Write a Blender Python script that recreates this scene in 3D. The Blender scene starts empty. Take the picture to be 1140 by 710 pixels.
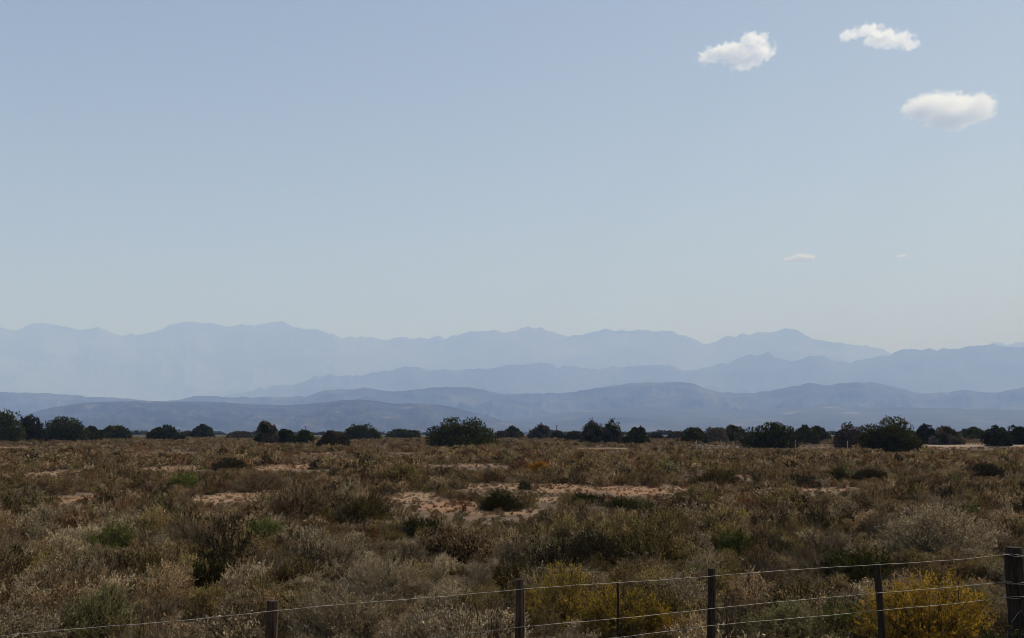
import bpy, math, random
import numpy as np
from mathutils import Vector, Matrix, Euler

R = math.radians
sc = bpy.context.scene
COL = sc.collection

# ------------------------------------------------------------------ camera
F = 1200.0                      # focal length in photo pixels (photo 1140 x 710)
HOR = 478.0                     # true horizon row
CAMZ = 2.4
TILT = math.atan((HOR - 355.0) / F)
cam_d = bpy.data.cameras.new('camera')
cam_d.sensor_width = 36.0
cam_d.lens = 36.0 * F / 1140.0
cam_d.clip_start = 0.1
cam_d.clip_end = 200000
cam = bpy.data.objects.new('camera', cam_d)
cam.location = (0, 0, CAMZ)
cam.rotation_euler = (math.pi / 2 + TILT, 0, 0)
COL.objects.link(cam)
sc.camera = cam

# ------------------------------------------------------------------ light
SUN_EL, SUN_AZ = R(50), R(60)          # azimuth measured from +Y (view axis) towards +X
world = bpy.data.worlds.new('World')
sc.world = world
world.use_nodes = True
wn, wl = world.node_tree.nodes, world.node_tree.links
bg = wn['Background']
sky = wn.new('ShaderNodeTexSky')
sky.sky_type = 'NISHITA'
sky.sun_disc = False
sky.sun_elevation = SUN_EL
sky.sun_rotation = SUN_AZ
sky.altitude = 300
sky.air_density = 1.0
sky.dust_density = 0.6
sky.ozone_density = 1.5
hs = wn.new('ShaderNodeHueSaturation')
hs.inputs['Hue'].default_value = 0.496
hs.inputs['Saturation'].default_value = 0.68
wl.new(sky.outputs[0], hs.inputs['Color'])
wl.new(hs.outputs[0], bg.inputs[0])
bg.inputs[1].default_value = 0.096
sd = bpy.data.lights.new('sun', 'SUN')
sd.energy = 4.0
sd.angle = R(0.53)
sd.color = (1.0, 0.955, 0.88)
so = bpy.data.objects.new('sun', sd)
so.rotation_euler = Vector((-math.sin(SUN_AZ) * math.cos(SUN_EL), -math.cos(SUN_AZ) * math.cos(SUN_EL),
                            -math.sin(SUN_EL))).to_track_quat('-Z', 'Y').to_euler()
COL.objects.link(so)
sc.view_settings.view_transform = 'Standard'
sc.view_settings.look = 'None'
sc.view_settings.exposure = 0.20
sc.view_settings.gamma = 1.0
sc.view_settings.use_curve_mapping = False
cy = sc.cycles
cy.max_bounces = 13
cy.diffuse_bounces = 2
cy.glossy_bounces = 1
cy.transmission_bounces = 2
cy.transparent_max_bounces = 8
cy.volume_bounces = 12
cy.use_denoising = True
cy.pixel_filter_type = 'BLACKMAN_HARRIS'
cy.filter_width = 0.9

# ------------------------------------------------------------------ helpers
rng = np.random.default_rng(7)
ct, st = math.cos(TILT), math.sin(TILT)


def ray(px, py):
    u, v = (px - 570.0) / F, (355.0 - py) / F
    return np.array([u, ct - v * st, st + v * ct])


def vnoise(x, y, seed=0):
    """smooth value noise, numpy arrays in, 0..1 out"""
    xi, yi = np.floor(x).astype(np.int64), np.floor(y).astype(np.int64)
    fx, fy = x - xi, y - yi
    fx, fy = fx * fx * (3 - 2 * fx), fy * fy * (3 - 2 * fy)

    def h(a, b):
        n = (a * 374761393 + b * 668265263 + seed * 1442695041) & 0x7fffffff
        n = ((n ^ (n >> 13)) * 1274126177) & 0x7fffffff
        n = (n ^ (n >> 16)) & 0xffff
        return n / 65535.0
    return (h(xi, yi) * (1 - fx) + h(xi + 1, yi) * fx) * (1 - fy) + (h(xi, yi + 1) * (1 - fx) + h(xi + 1, yi + 1) * fx) * fy


def fbm(x, y, octv=5, seed=0, gain=0.5, ridged=False):
    s, a, t = 0.0, 1.0, 0.0
    for i in range(octv):
        n = vnoise(x, y, seed + i * 17)
        if ridged:
            n = 1 - np.abs(2 * n - 1)
        s = s + a * n
        t += a
        a *= gain
        x, y = x * 2.03 + 11.3, y * 2.03 + 5.7
    return s / t


def sstep(a, b, x):
    t = np.clip((x - a) / (b - a), 0, 1)
    return t * t * (3 - 2 * t)


def ground_h(x, y):
    x, y = np.asarray(x, float), np.asarray(y, float)
    near = 0.30 * (fbm(x / 9.0, y / 9.0, 3, 3) - 0.5)
    return near * (1 - sstep(300, 700, y)) - 10.0 * sstep(330, 2600, y) + 7.0 * (fbm(x / 900., y / 900., 3, 5) - .5) * sstep(700, 3000, y)


def on_ground(px, py):
    d = ray(px, py)
    t = -CAMZ / d[2]
    for _ in range(4):
        p = d * t
        t = -(CAMZ - float(ground_h(p[0], p[1]))) / d[2]
    p = d * t
    return float(p[0]), float(p[1])


def mesh_np(name, verts, faces, nside, mats=(), midx=None, cv=None, smooth=False):
    me = bpy.data.meshes.new(name)
    verts = np.asarray(verts, np.float32)
    faces = np.asarray(faces, np.int32)
    nf = len(faces)
    me.vertices.add(len(verts))
    me.vertices.foreach_set('co', verts.ravel())
    me.loops.add(nf * nside)
    me.loops.foreach_set('vertex_index', faces.ravel())
    me.polygons.add(nf)
    me.polygons.foreach_set('loop_start', np.arange(nf, dtype=np.int32) * nside)
    me.polygons.foreach_set('loop_total', np.full(nf, nside, np.int32))
    for m in mats:
        me.materials.append(m)
    if midx is not None:
        me.polygons.foreach_set('material_index', np.asarray(midx, np.int32))
    me.polygons.foreach_set('use_smooth', np.full(nf, smooth, bool))
    me.update(calc_edges=True)
    if cv is not None:
        a = me.attributes.new('cv', 'FLOAT', 'POINT')
        a.data.foreach_set('value', np.asarray(cv, np.float32))
    return me


def put(name, me, parent=None, **props):
    o = bpy.data.objects.new(name, me)
    COL.objects.link(o)
    if parent:
        o.parent = parent
    for k, v in props.items():
        o[k] = v
    return o


def thing(name, loc, label, cat, group=None, rz=0.0):
    o = bpy.data.objects.new(name, None)
    o.empty_display_size = 0.3
    o.location = loc
    o.rotation_euler = (0, 0, rz)
    o['label'] = label
    o['category'] = cat
    if group:
        o['group'] = group
    COL.objects.link(o)
    return o


def tube(path, radii, sides=6, wob=0.0):
    """verts, quads of a tube along a path, capped with degenerate quads"""
    path = np.asarray(path, float)
    n = len(path)
    radii = np.broadcast_to(np.asarray(radii, float), (n,))
    V, Fq = [], []
    tan = np.gradient(path, axis=0)
    tan /= np.linalg.norm(tan, axis=1)[:, None] + 1e-9
    ref = np.array([0, 0, 1.0]) if abs(tan[0][2]) < 0.8 else np.array([1.0, 0, 0])
    for i in range(n):
        a = np.cross(tan[i], ref)
        a /= np.linalg.norm(a)
        b = np.cross(tan[i], a)
        for k in range(sides):
            th = 2 * math.pi * k / sides
            r = radii[i] * (1 + wob * (rng.random() - .5))
            V.append(path[i] + r * (math.cos(th) * a + math.sin(th) * b))
    for i in range(n - 1):
        for k in range(sides):
            k2 = (k + 1) % sides
            Fq.append((i * sides + k, i * sides + k2, (i + 1) * sides + k2, (i + 1) * sides + k))
    # caps
    for base, i in ((0, 0), ((n - 1) * sides, n - 1)):
        c = len(V)
        V.append(path[i])
        for k in range(0, sides, 2):
            Fq.append((base + k, base + (k + 1) % sides, base + (k + 2) % sides, c))
    return np.array(V), np.array(Fq)


def join(parts):
    V, Fs, o = [], [], 0
    for v, f in parts:
        V.append(v)
        Fs.append(f + o)
        o += len(v)
    return np.concatenate(V), np.concatenate(Fs)


# ------------------------------------------------------------------ materials
def mat(name, rough=0.9):
    m = bpy.data.materials.new(name)
    m.use_nodes = True
    b = m.node_tree.nodes['Principled BSDF']
    b.inputs['Roughness'].default_value = rough
    b.inputs['Specular IOR Level'].default_value = 0.2
    return m, m.node_tree.nodes, m.node_tree.links, b


def ramp(n, stops):
    r = n.new('ShaderNodeValToRGB')
    e = r.color_ramp.elements
    while len(e) < len(stops):
        e.new(0.5)
    for k, (p, c) in enumerate(stops):
        e[k].position = p
        e[k].color = (*c, 1)
    return r


def leaf_mat(name, cols, transl=0.24, rough=0.75, var=0.35):
    """cols: list of 3-4 colours spread over the per-leaf attribute cv"""
    m, n, l, b = mat(name, rough)
    at = n.new('ShaderNodeAttribute')
    at.attribute_name = 'cv'
    oi = n.new('ShaderNodeObjectInfo')
    mx = n.new('ShaderNodeMath')
    mx.operation = 'MULTIPLY_ADD'
    mx.inputs[1].default_value = 0.30
    l.new(oi.outputs['Random'], mx.inputs[0])
    l.new(at.outputs['Fac'], mx.inputs[2])
    sb = n.new('ShaderNodeMath')
    sb.operation = 'SUBTRACT'
    sb.inputs[1].default_value = 0.15
    l.new(mx.outputs[0], sb.inputs[0])
    rp = ramp(n, [(i / (len(cols) - 1), c) for i, c in enumerate(cols)])
    l.new(sb.outputs[0], rp.inputs[0])
    hsv = n.new('ShaderNodeHueSaturation')
    hsv.inputs['Saturation'].default_value = 1.06
    b.inputs['Specular IOR Level'].default_value = .04
    mr = n.new('ShaderNodeMapRange')
    mr.inputs['To Min'].default_value = 1 - var
    mr.inputs['To Max'].default_value = 1 + var
    mm = n.new('ShaderNodeMath')
    mm.operation = 'MULTIPLY'
    mm.inputs[1].default_value = 7.31
    fr = n.new('ShaderNodeMath')
    fr.operation = 'FRACT'
    l.new(oi.outputs['Random'], mm.inputs[0])
    l.new(mm.outputs[0], fr.inputs[0])
    l.new(fr.outputs[0], mr.inputs['Value'])
    l.new(mr.outputs[0], hsv.inputs['Value'])
    l.new(rp.outputs[0], hsv.inputs['Color'])
    l.new(hsv.outputs[0], b.inputs['Base Color'])
    if transl > 0:
        tr = n.new('ShaderNodeBsdfTranslucent')
        l.new(hsv.outputs[0], tr.inputs['Color'])
        ms = n.new('ShaderNodeMixShader')
        ms.inputs[0].default_value = transl
        l.new(b.outputs[0], ms.inputs[1])
        l.new(tr.outputs[0], ms.inputs[2])
        l.new(ms.outputs[0], n['Material Output'].inputs['Surface'])
    return m


def wood_mat(name, c1, c2, scale=(30, 30, 3), bump=0.4, rough=0.95):
    m, n, l, b = mat(name, rough)
    tc = n.new('ShaderNodeTexCoord')
    mp = n.new('ShaderNodeMapping')
    mp.inputs['Scale'].default_value = scale
    nz = n.new('ShaderNodeTexNoise')
    nz.inputs['Scale'].default_value = 1.0
    nz.inputs['Detail'].default_value = 6
    l.new(tc.outputs['Object'], mp.inputs[0])
    l.new(mp.outputs[0], nz.inputs[0])
    rp = ramp(n, [(0.35, c1), (0.7, c2)])
    l.new(nz.outputs[0], rp.inputs[0])
    l.new(rp.outputs[0], b.inputs['Base Color'])
    bp = n.new('ShaderNodeBump')
    bp.inputs['Strength'].default_value = bump
    bp.inputs['Distance'].default_value = 0.01
    l.new(nz.outputs[0], bp.inputs['Height'])
    l.new(bp.outputs[0], b.inputs['Normal'])
    return m


M = {}
M['greybrown'] = leaf_mat('leaf_grey_brown', [(.026, .015, .007), (.15, .097, .048), (.39, .272, .150), (.76, .58, .36)])
M['olive'] = leaf_mat('leaf_olive', [(.022, .017, .007), (.125, .093, .034), (.32, .240, .096), (.60, .46, .23)])
M['green'] = leaf_mat('leaf_green', [(.030, .034, .010), (.090, .098, .028), (.17, .175, .050), (.30, .28, .10)])
M['silver'] = leaf_mat('leaf_silver', [(.06, .044, .026), (.24, .185, .110), (.48, .385, .250), (.72, .60, .43)])
M['gold'] = leaf_mat('leaf_gold', [(.05, .035, .012), (.17, .13, .040), (.56, .33, .05), (.62, .40, .075), (.32, .28, .10)], transl=.42)
M['dark'] = leaf_mat('leaf_dark', [(.018, .016, .008), (.036, .030, .015), (.065, .05, .026), (.11, .085, .05)])
M['rust'] = leaf_mat('leaf_rust', [(.09, .042, .02), (.17, .078, .038), (.26, .125, .062), (.36, .21, .12)])
M['straw'] = leaf_mat('grass_straw', [(.14, .10, .055), (.25, .19, .11), (.36, .28, .18), (.48, .40, .28)])
M['tree'] = leaf_mat('leaf_tree', [(.009, .010, .002), (.019, .022, .004), (.045, .047, .009), (.10, .095, .02)], transl=.2)
M['treegrey'] = leaf_mat('leaf_tree_grey', [(.05, .038, .026), (.09, .07, .046), (.12, .10, .065), (.07, .08, .03)], transl=.15)
M['twig'] = leaf_mat('twig_bark', [(.04, .027, .016), (.10, .072, .046), (.20, .155, .105), (.36, .29, .21)], transl=0)
M['deadwood'] = leaf_mat('dead_twig_bark', [(.14, .105, .07), (.28, .22, .15), (.40, .325, .23), (.54, .45, .33)], transl=0)
M['bark'] = wood_mat('tree_bark', (.05, .035, .025), (.14, .11, .08), (8, 8, 2))
M['post_dark'] = wood_mat('post_wood_dark', (.010, .007, .005), (.045, .032, .022), (60, 60, 5), .6)
M['post_mid'] = wood_mat('post_wood_brown', (.025, .014, .009), (.085, .055, .038), (60, 60, 5), .6)
M['post_pale'] = wood_mat('post_wood_pale', (.24, .21, .16), (.42, .37, .30), (40, 40, 5), .5)


def metal_mat(name, c, rough, metal):
    m, n, l, b = mat(name, rough)
    tc = n.new('ShaderNodeTexCoord')
    nz = n.new('ShaderNodeTexNoise')
    nz.inputs['Scale'].default_value = 6
    l.new(tc.outputs['Object'], nz.inputs[0])
    rp = ramp(n, [(0.35, tuple(x * .55 for x in c)), (0.65, c)])
    l.new(nz.outputs[0], rp.inputs[0])
    l.new(rp.outputs[0], b.inputs['Base Color'])
    b.inputs['Metallic'].default_value = metal
    b.inputs['Specular IOR Level'].default_value = .5
    return m


M['wire'] = metal_mat('galvanised_wire', (.29, .26, .22), .6, .35)
M['rustwire'] = metal_mat('rusty_wire', (.10, .06, .045), .7, .4)

# ground ----------------------------------------------------------
PATCH = [  # bare ground seen in the photo: x0, x1, y0, y1 (photo px), redness
    (222, 302, 547, 560, .35), (22, 62, 552, 561, .55), (66, 108, 551, 560, .9), (205, 236, 517, 524, .7),
    (165, 225, 518, 523, .3), (295, 360, 516, 524, .7), (430, 482, 549, 558, .25), (462, 532, 558, 570, .95),
    (515, 600, 538, 544, .5), (602, 662, 539, 549, .75), (668, 740, 541, 550, .95), (530, 590, 566, 573, .3),
    (596, 622, 553, 558, .35), (30, 90, 524, 529, .5), (760, 830, 528, 532, .5), (890, 950, 543, 547, .35), (330, 380, 504, 507, .7), (480, 560, 516, 519, .5), (1030, 1180, 493.5, 497.5, .22), (1050, 1100, 498, 501, .3), (735, 765, 540, 546, .4), (900, 925, 495, 498, .2),
    (985, 1010, 499, 503, .3), (0, 60, 495, 499, .5), (160, 220, 500, 503, .6), (640, 700, 497, 500, .3), (430, 470, 503, 506, .6)]
PW = []
LANE = [(770, 950, 499), (1025, 1175, 496)]      # short scrub in front of the far posts and the sandy track
for (x0, x1, y0, y1, rd) in PATCH:
    ax, ay = on_ground((x0 + x1) / 2, y1)
    bx, by = on_ground((x0 + x1) / 2, y0)
    hw = (x1 - x0) / 2 / F * (ay + by) / 2
    PW.append(((ax + bx) / 2, (ay + by) / 2, hw * 1.3, (by - ay) / 2 * 1.25, rd))


def bare_at(x, y):
    """0..1 bare, redness"""
    b = np.zeros_like(x)
    r = np.zeros_like(x)
    wob = 0.55 * (fbm(x / 1.3, y / 2.2, 3, 21) - .5)
    for cx, cyy, hw, hh, rd in PW:
        d = np.sqrt(((x - cx) / hw) ** 2 + ((y - cyy) / hh) ** 2) + wob
        v = 1 - sstep(.55, 1.15, d)
        r = np.where(v > b, rd, r)
        b = np.maximum(b, v)
    return b, r


def axis(lo, hi, core, step, g=1.06):
    a = [0.0]
    s = step
    while a[-1] < hi:
        if a[-1] > core:
            s *= g
        a.append(a[-1] + s)
    b = [0.0]
    s = step
    while b[-1] > lo:
        if b[-1] < -core:
            s *= g
        b.append(b[-1] - s)
    return np.array(sorted(set(a + b)))


def grid_mesh(name, xs, ys, zf, mats, smooth=True):
    X, Y = np.meshgrid(xs, ys)
    Z = zf(X, Y)
    V = np.stack([X, Y, Z], -1).reshape(-1, 3)
    nx, ny = len(xs), len(ys)
    i = np.arange(nx - 1)[None, :] + nx * np.arange(ny - 1)[:, None]
    i = i.ravel()
    Fq = np.stack([i, i + 1, i + nx + 1, i + nx], -1)
    return mesh_np(name, V, Fq, 4, mats, smooth=smooth), X.ravel(), Y.ravel()


def ground_material():
    m, n, l, b = mat('veld_soil', .95)
    geo = n.new('ShaderNodeNewGeometry')
    n1 = n.new('ShaderNodeTexNoise'); n1.inputs['Scale'].default_value = 1.4; n1.inputs['Detail'].default_value = 8
    n2 = n.new('ShaderNodeTexNoise'); n2.inputs['Scale'].default_value = 14; n2.inputs['Detail'].default_value = 6
    l.new(geo.outputs['Position'], n1.inputs[0]); l.new(geo.outputs['Position'], n2.inputs[0])
    soil = ramp(n, [(.3, (.055, .036, .022)), (.55, (.11, .072, .045)), (.75, (.17, .115, .075))])
    l.new(n1.outputs[0], soil.inputs[0])
    pale = ramp(n, [(.3, (.15, .098, .056)), (.7, (.29, .190, .112))])
    red = ramp(n, [(.3, (.16, .085, .045)), (.7, (.28, .155, .085))])
    l.new(n2.outputs[0], pale.inputs[0]); l.new(n2.outputs[0], red.inputs[0])
    ar = n.new('ShaderNodeAttribute'); ar.attribute_name = 'redness'
    ab = n.new('ShaderNodeAttribute'); ab.attribute_name = 'bare'
    m1 = n.new('ShaderNodeMix'); m1.data_type = 'RGBA'
    l.new(ar.outputs['Fac'], m1.inputs[0]); l.new(pale.outputs[0], m1.inputs[6]); l.new(red.outputs[0], m1.inputs[7])
    m2 = n.new('ShaderNodeMix'); m2.data_type = 'RGBA'
    l.new(ab.outputs['Fac'], m2.inputs[0]); l.new(soil.outputs[0], m2.inputs[6]); l.new(m1.outputs[2], m2.inputs[7])
    # far plain: wooded farmland, dark bush and tan fields
    mp = n.new('ShaderNodeMapping'); mp.inputs['Scale'].default_value = (.0016, .0030, .002)
    l.new(geo.outputs['Position'], mp.inputs[0])
    n3 = n.new('ShaderNodeTexNoise'); n3.inputs['Scale'].default_value = 1.0; n3.inputs['Detail'].default_value = 9
    n3.inputs['Roughness'].default_value = .62
    l.new(mp.outputs[0], n3.inputs[0])
    far = ramp(n, [(.38, (.030, .034, .020)), (.55, (.055, .052, .032)), (.68, (.10, .085, .055)), (.78, (.20, .165, .11))])
    l.new(n3.outputs[0], far.inputs[0])
    sx = n.new('ShaderNodeSeparateXYZ'); l.new(geo.outputs['Position'], sx.inputs[0])
    mr = n.new('ShaderNodeMapRange'); mr.inputs[1].default_value = 330; mr.inputs[2].default_value = 480
    l.new(sx.outputs['Y'], mr.inputs[0])
    m3 = n.new('ShaderNodeMix'); m3.data_type = 'RGBA'
    l.new(mr.outputs[0], m3.inputs[0]); l.new(m2.outputs[2], m3.inputs[6]); l.new(far.outputs[0], m3.inputs[7])
    l.new(m3.outputs[2], b.inputs['Base Color'])
    bp = n.new('ShaderNodeBump'); bp.inputs['Strength'].default_value = .6; bp.inputs['Distance'].default_value = .03
    l.new(n2.outputs[0], bp.inputs['Height']); l.new(bp.outputs[0], b.inputs['Normal'])
    return m


gm = ground_material()
xs = axis(-40000, 40000, 36, .5, 1.075)
ys = np.concatenate([-axis(0, 1500, 4, 1.0, 1.3)[:0:-1], axis(0, 36000, 75, .45, 1.045)])
ys = np.array(sorted(set(np.round(ys, 4))))
gmesh, GX, GY = grid_mesh('ground', xs, ys, ground_h, [gm])
bb, rr = bare_at(GX, GY)
for nm, dat in (('bare', bb), ('redness', rr)):
    a = gmesh.attributes.new(nm, 'FLOAT', 'POINT')
    a.data.foreach_set('value', dat.astype(np.float32))
put('ground', gmesh, kind='structure')

tm, tn, tl, tb = mat('track_soil', .95)
tz = tn.new('ShaderNodeTexNoise'); tz.inputs['Scale'].default_value = .5; tz.inputs['Detail'].default_value = 8
tg = tn.new('ShaderNodeNewGeometry'); tl.new(tg.outputs['Position'], tz.inputs[0])
tr_ = ramp(tn, [(.3, (.15, .10, .066)), (.7, (.29, .205, .145))]); tl.new(tz.outputs[0], tr_.inputs[0]); tl.new(tr_.outputs[0], tb.inputs['Base Color'])
tx = np.linspace(57, 190, 90)
tc0 = 158 + (tx - 57) * .03 + 2.0 * (fbm(tx / 14, tx * 0, 2, 8) - .5)
tw = 6.5 + 6 * (fbm(tx / 6, tx * 0, 3, 9) - .5)
TV, TF = [], []
for q, (ox, hz_) in enumerate(((-1, -.05), (-.85, .16), (.85, .20), (1, -.05))):
    yy = tc0 + ox * tw
    TV.append(np.stack([tx, yy, ground_h(tx, yy) + hz_ + .05 * fbm(tx / 3, yy, 2, 4)], -1))
TV = np.concatenate(TV)
for q in range(3):
    i = np.arange(len(tx) - 1) + q * len(tx)
    TF.append(np.stack([i, i + 1, i + 1 + len(tx), i + len(tx)], -1))
put('dirt_track', mesh_np('dirt_track', TV, np.concatenate(TF), 4, [tm], smooth=True), kind='structure')

# ------------------------------------------------------------------ mountains


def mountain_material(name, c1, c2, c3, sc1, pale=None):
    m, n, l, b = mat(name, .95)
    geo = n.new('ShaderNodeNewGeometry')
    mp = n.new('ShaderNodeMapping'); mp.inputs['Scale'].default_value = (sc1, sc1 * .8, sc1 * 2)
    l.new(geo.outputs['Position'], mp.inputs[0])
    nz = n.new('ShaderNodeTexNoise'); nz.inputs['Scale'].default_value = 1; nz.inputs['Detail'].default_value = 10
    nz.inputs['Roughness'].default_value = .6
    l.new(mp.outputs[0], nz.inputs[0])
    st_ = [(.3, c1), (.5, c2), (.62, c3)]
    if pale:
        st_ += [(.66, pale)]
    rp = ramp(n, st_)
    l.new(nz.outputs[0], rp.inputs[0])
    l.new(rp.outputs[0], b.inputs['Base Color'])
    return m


def mountain_range(prof, D, front, back, nx, ny, amp, wl_, seed, material, ext=1.45, base=-14.0):
    px = np.array([p[0] for p in prof], float)
    py = np.array([p[1] for p in prof], float)
    lo, hi = px[0] - 570, px[-1] - 570
    W = D / F * max(abs(lo), abs(hi))
    xs_ = np.linspace(D / F * lo - W * (ext - 1), D / F * hi + W * (ext - 1), nx)
    u = xs_ / D * F + 570
    hrow = np.interp(u, px, py)
    # outside the photo the range carries on by itself
    out = np.maximum(px[0] - u, 0) + np.maximum(u - px[-1], 0)
    hrow = hrow + (fbm(u / 55., u * 0, 4, seed + 50) - .5) * 26 * sstep(0, 60, out)
    ridge = (HOR - hrow) / F * D * math.sqrt(1.0) + CAMZ
    rough = (fbm(u / 9., u * 0, 4, seed + 9, .6) - .5) * (8.0 * D / F) * min(1, (D / 24000.) ** 1.3)
    t = np.concatenate([-np.linspace(1, 0, ny) ** 1.5, (np.linspace(0, 1, ny // 3) ** 1.2)[1:]])
    X, T = np.meshgrid(xs_, t)
    ker = np.hanning(max(9, nx // 9)); ker /= ker.sum()
    soft_ = np.convolve(np.pad(ridge, len(ker) // 2, mode='edge'), ker, 'same')[len(ker) // 2:len(ker) // 2 + len(ridge)]
    kk = np.clip(1.0 - np.abs(T) * 1.5, 0, 1)
    RG = soft_[None, :] * (1 - kk) + ridge[None, :] * kk + rough[None, :] * np.clip(1 - np.abs(T) * 5, 0, 1) ** 2
    Yv = D + np.where(T < 0, T * front, T * back)
    # crest wanders in depth
    Yv = Yv + (fbm(X / (wl_ * 2.2), X * 0, 3, seed + 3) - .5) * front * .5 * (1 - np.abs(T)) 
    prof_t = np.where(T < 0, (1 - np.abs(T)) ** 1.35, (1 - T) ** 1.2)
    n = fbm(X / wl_, Yv / (wl_ * .75), 6, seed, .5, True)
    spur = (n - .72) * amp * np.abs(T) ** .45 * (1 - np.abs(T)) ** .6 * 2.0
    Z = base + (RG - base) * prof_t + spur * (RG - base)
    Z = np.minimum(Z, base + (RG - base) * (prof_t * .5 + .5) * np.where(np.abs(T) < 1e-6, 1, .995))
    Z = np.where(np.abs(T) > .995, base - 6, Z)
    # keep the skyline: perspective correct for wandering crest
    Z = CAMZ + (Z - CAMZ) * np.where(Z > CAMZ, (Yv / D), 1)
    V = np.stack([X * (Yv / D), Yv, Z], -1).reshape(-1, 3)
    nn = len(xs_)
    i = (np.arange(nn - 1)[None, :] + nn * np.arange(len(t) - 1)[:, None]).ravel()
    Fq = np.stack([i, i + 1, i + nn + 1, i + nn], -1)
    me = mesh_np('mountain_range', V, Fq, 4, [material], smooth=True)
    return me


PA = [(-60, 372), (0, 366), (18, 367), (30, 362), (45, 357), (60, 361), (72, 363), (85, 367), (108, 364), (120, 367), (130, 371),
      (150, 373), (165, 371), (185, 362), (205, 357), (228, 361), (250, 362), (270, 360), (285, 363), (298, 360), (310, 358),
      (322, 361), (330, 364), (355, 367), (382, 375), (400, 374), (430, 378), (445, 374), (462, 376), (480, 376), (505, 374), (525, 367),
      (545, 368), (560, 369), (578, 366), (590, 362), (605, 366), (618, 370), (635, 374), (650, 371), (670, 366), (690, 368),
      (705, 366), (720, 368), (735, 368), (750, 369), (770, 377), (790, 382), (802, 378), (815, 374), (832, 371), (850, 370), (866, 368),
      (878, 364), (886, 366), (895, 371), (905, 375), (915, 378), (930, 382), (945, 381), (957, 384), (970, 384), (988, 391), (1010, 396),
      (1060, 396), (1090, 386), (1110, 380.5), (1122, 384), (1137, 380), (1200, 378)]
PB = [(200, 452), (250, 441), (290, 432), (330, 427), (350, 420), (365, 417), (385, 419), (400, 418), (420, 414), (438, 411), (455, 407),
      (468, 409), (480, 412), (510, 412), (530, 410), (545, 411), (570, 406), (595, 403), (605, 404), (620, 408), (660, 409), (700, 408), (735, 405),
      (760, 411), (790, 409), (815, 402), (832, 396), (848, 393), (858, 394), (870, 400), (890, 402), (900, 397), (910, 395), (920, 397),
      (930, 400), (950, 403), (985, 395), (1005, 390), (1020, 389), (1060, 388), (1080, 384), (1110, 384), (1140, 386), (1200, 380)]
PC = [(-80, 434), (0, 436), (45, 437), (100, 441), (140, 443), (180, 446), (200, 444), (218, 440), (245, 441), (260, 442), (300, 441),
      (340, 441), (355, 436), (370, 433), (385, 434), (405, 431), (440, 436), (465, 433), (480, 431), (510, 430), (530, 432), (545, 435), (560, 438),
      (630, 437), (650, 434), (670, 430), (700, 427), (720, 425), (745, 425), (770, 426), (785, 432), (800, 437), (840, 437), (865, 433),
      (880, 430), (900, 426), (920, 428), (935, 427), (955, 425), (968, 425), (985, 428), (1000, 432), (1030, 438), (1055, 436), (1075, 433),
      (1090, 436), (1110, 437), (1140, 430), (1200, 428)]
PD = [(-90, 466), (-20, 474), (5, 470), (25, 463), (60, 453), (85, 449), (110, 447), (150, 446), (200, 447), (240, 447), (290, 450), (320, 451),
      (345, 449), (370, 446), (400, 444), (420, 446), (440, 449), (465, 449), (490, 450), (505, 453), (520, 457), (545, 463), (570, 470), (600, 478)]
PE = [(500, 474), (560, 466), (600, 463), (640, 457), (680, 455), (720, 452), (760, 455), (850, 455), (890, 453), (930, 452), (980, 453), (1040, 454), (1140, 456),
      (1240, 458)]
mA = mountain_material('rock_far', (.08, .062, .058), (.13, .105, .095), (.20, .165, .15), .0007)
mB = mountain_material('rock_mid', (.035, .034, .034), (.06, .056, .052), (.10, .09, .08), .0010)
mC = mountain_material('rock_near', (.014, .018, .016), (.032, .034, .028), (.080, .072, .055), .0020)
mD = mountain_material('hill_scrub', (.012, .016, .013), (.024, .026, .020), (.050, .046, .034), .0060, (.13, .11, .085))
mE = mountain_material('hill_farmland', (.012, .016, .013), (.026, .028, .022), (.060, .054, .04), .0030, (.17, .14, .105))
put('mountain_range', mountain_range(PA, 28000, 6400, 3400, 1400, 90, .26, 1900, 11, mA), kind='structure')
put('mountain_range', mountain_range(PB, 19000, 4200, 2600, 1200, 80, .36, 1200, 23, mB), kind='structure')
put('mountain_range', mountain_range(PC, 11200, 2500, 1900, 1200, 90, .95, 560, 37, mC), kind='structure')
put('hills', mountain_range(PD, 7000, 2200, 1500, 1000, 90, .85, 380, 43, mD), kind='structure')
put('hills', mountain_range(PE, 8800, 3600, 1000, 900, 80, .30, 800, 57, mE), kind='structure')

# ------------------------------------------------------------------ plants


def leaves(P, D, L, Wd, tip=0.0):
    """diamond leaves at P along D. returns verts (4N), quads"""
    N = len(P)
    D = D / (np.linalg.norm(D, axis=1)[:, None] + 1e-9)
    rnd = rng.normal(size=(N, 3))
    S = np.cross(D, rnd)
    S /= np.linalg.norm(S, axis=1)[:, None] + 1e-9
    L = np.broadcast_to(L, (N,))[:, None]
    Wd = np.broadcast_to(Wd, (N,))[:, None]
    V = np.stack([P, P + D * L * .5 + S * Wd * .5, P + D * L, P + D * L * .5 - S * Wd * .5], 1).reshape(-1, 3)
    i = np.arange(N)[:, None] * 4
    return V, i + np.array([[0, 1, 2, 3]])


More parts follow.
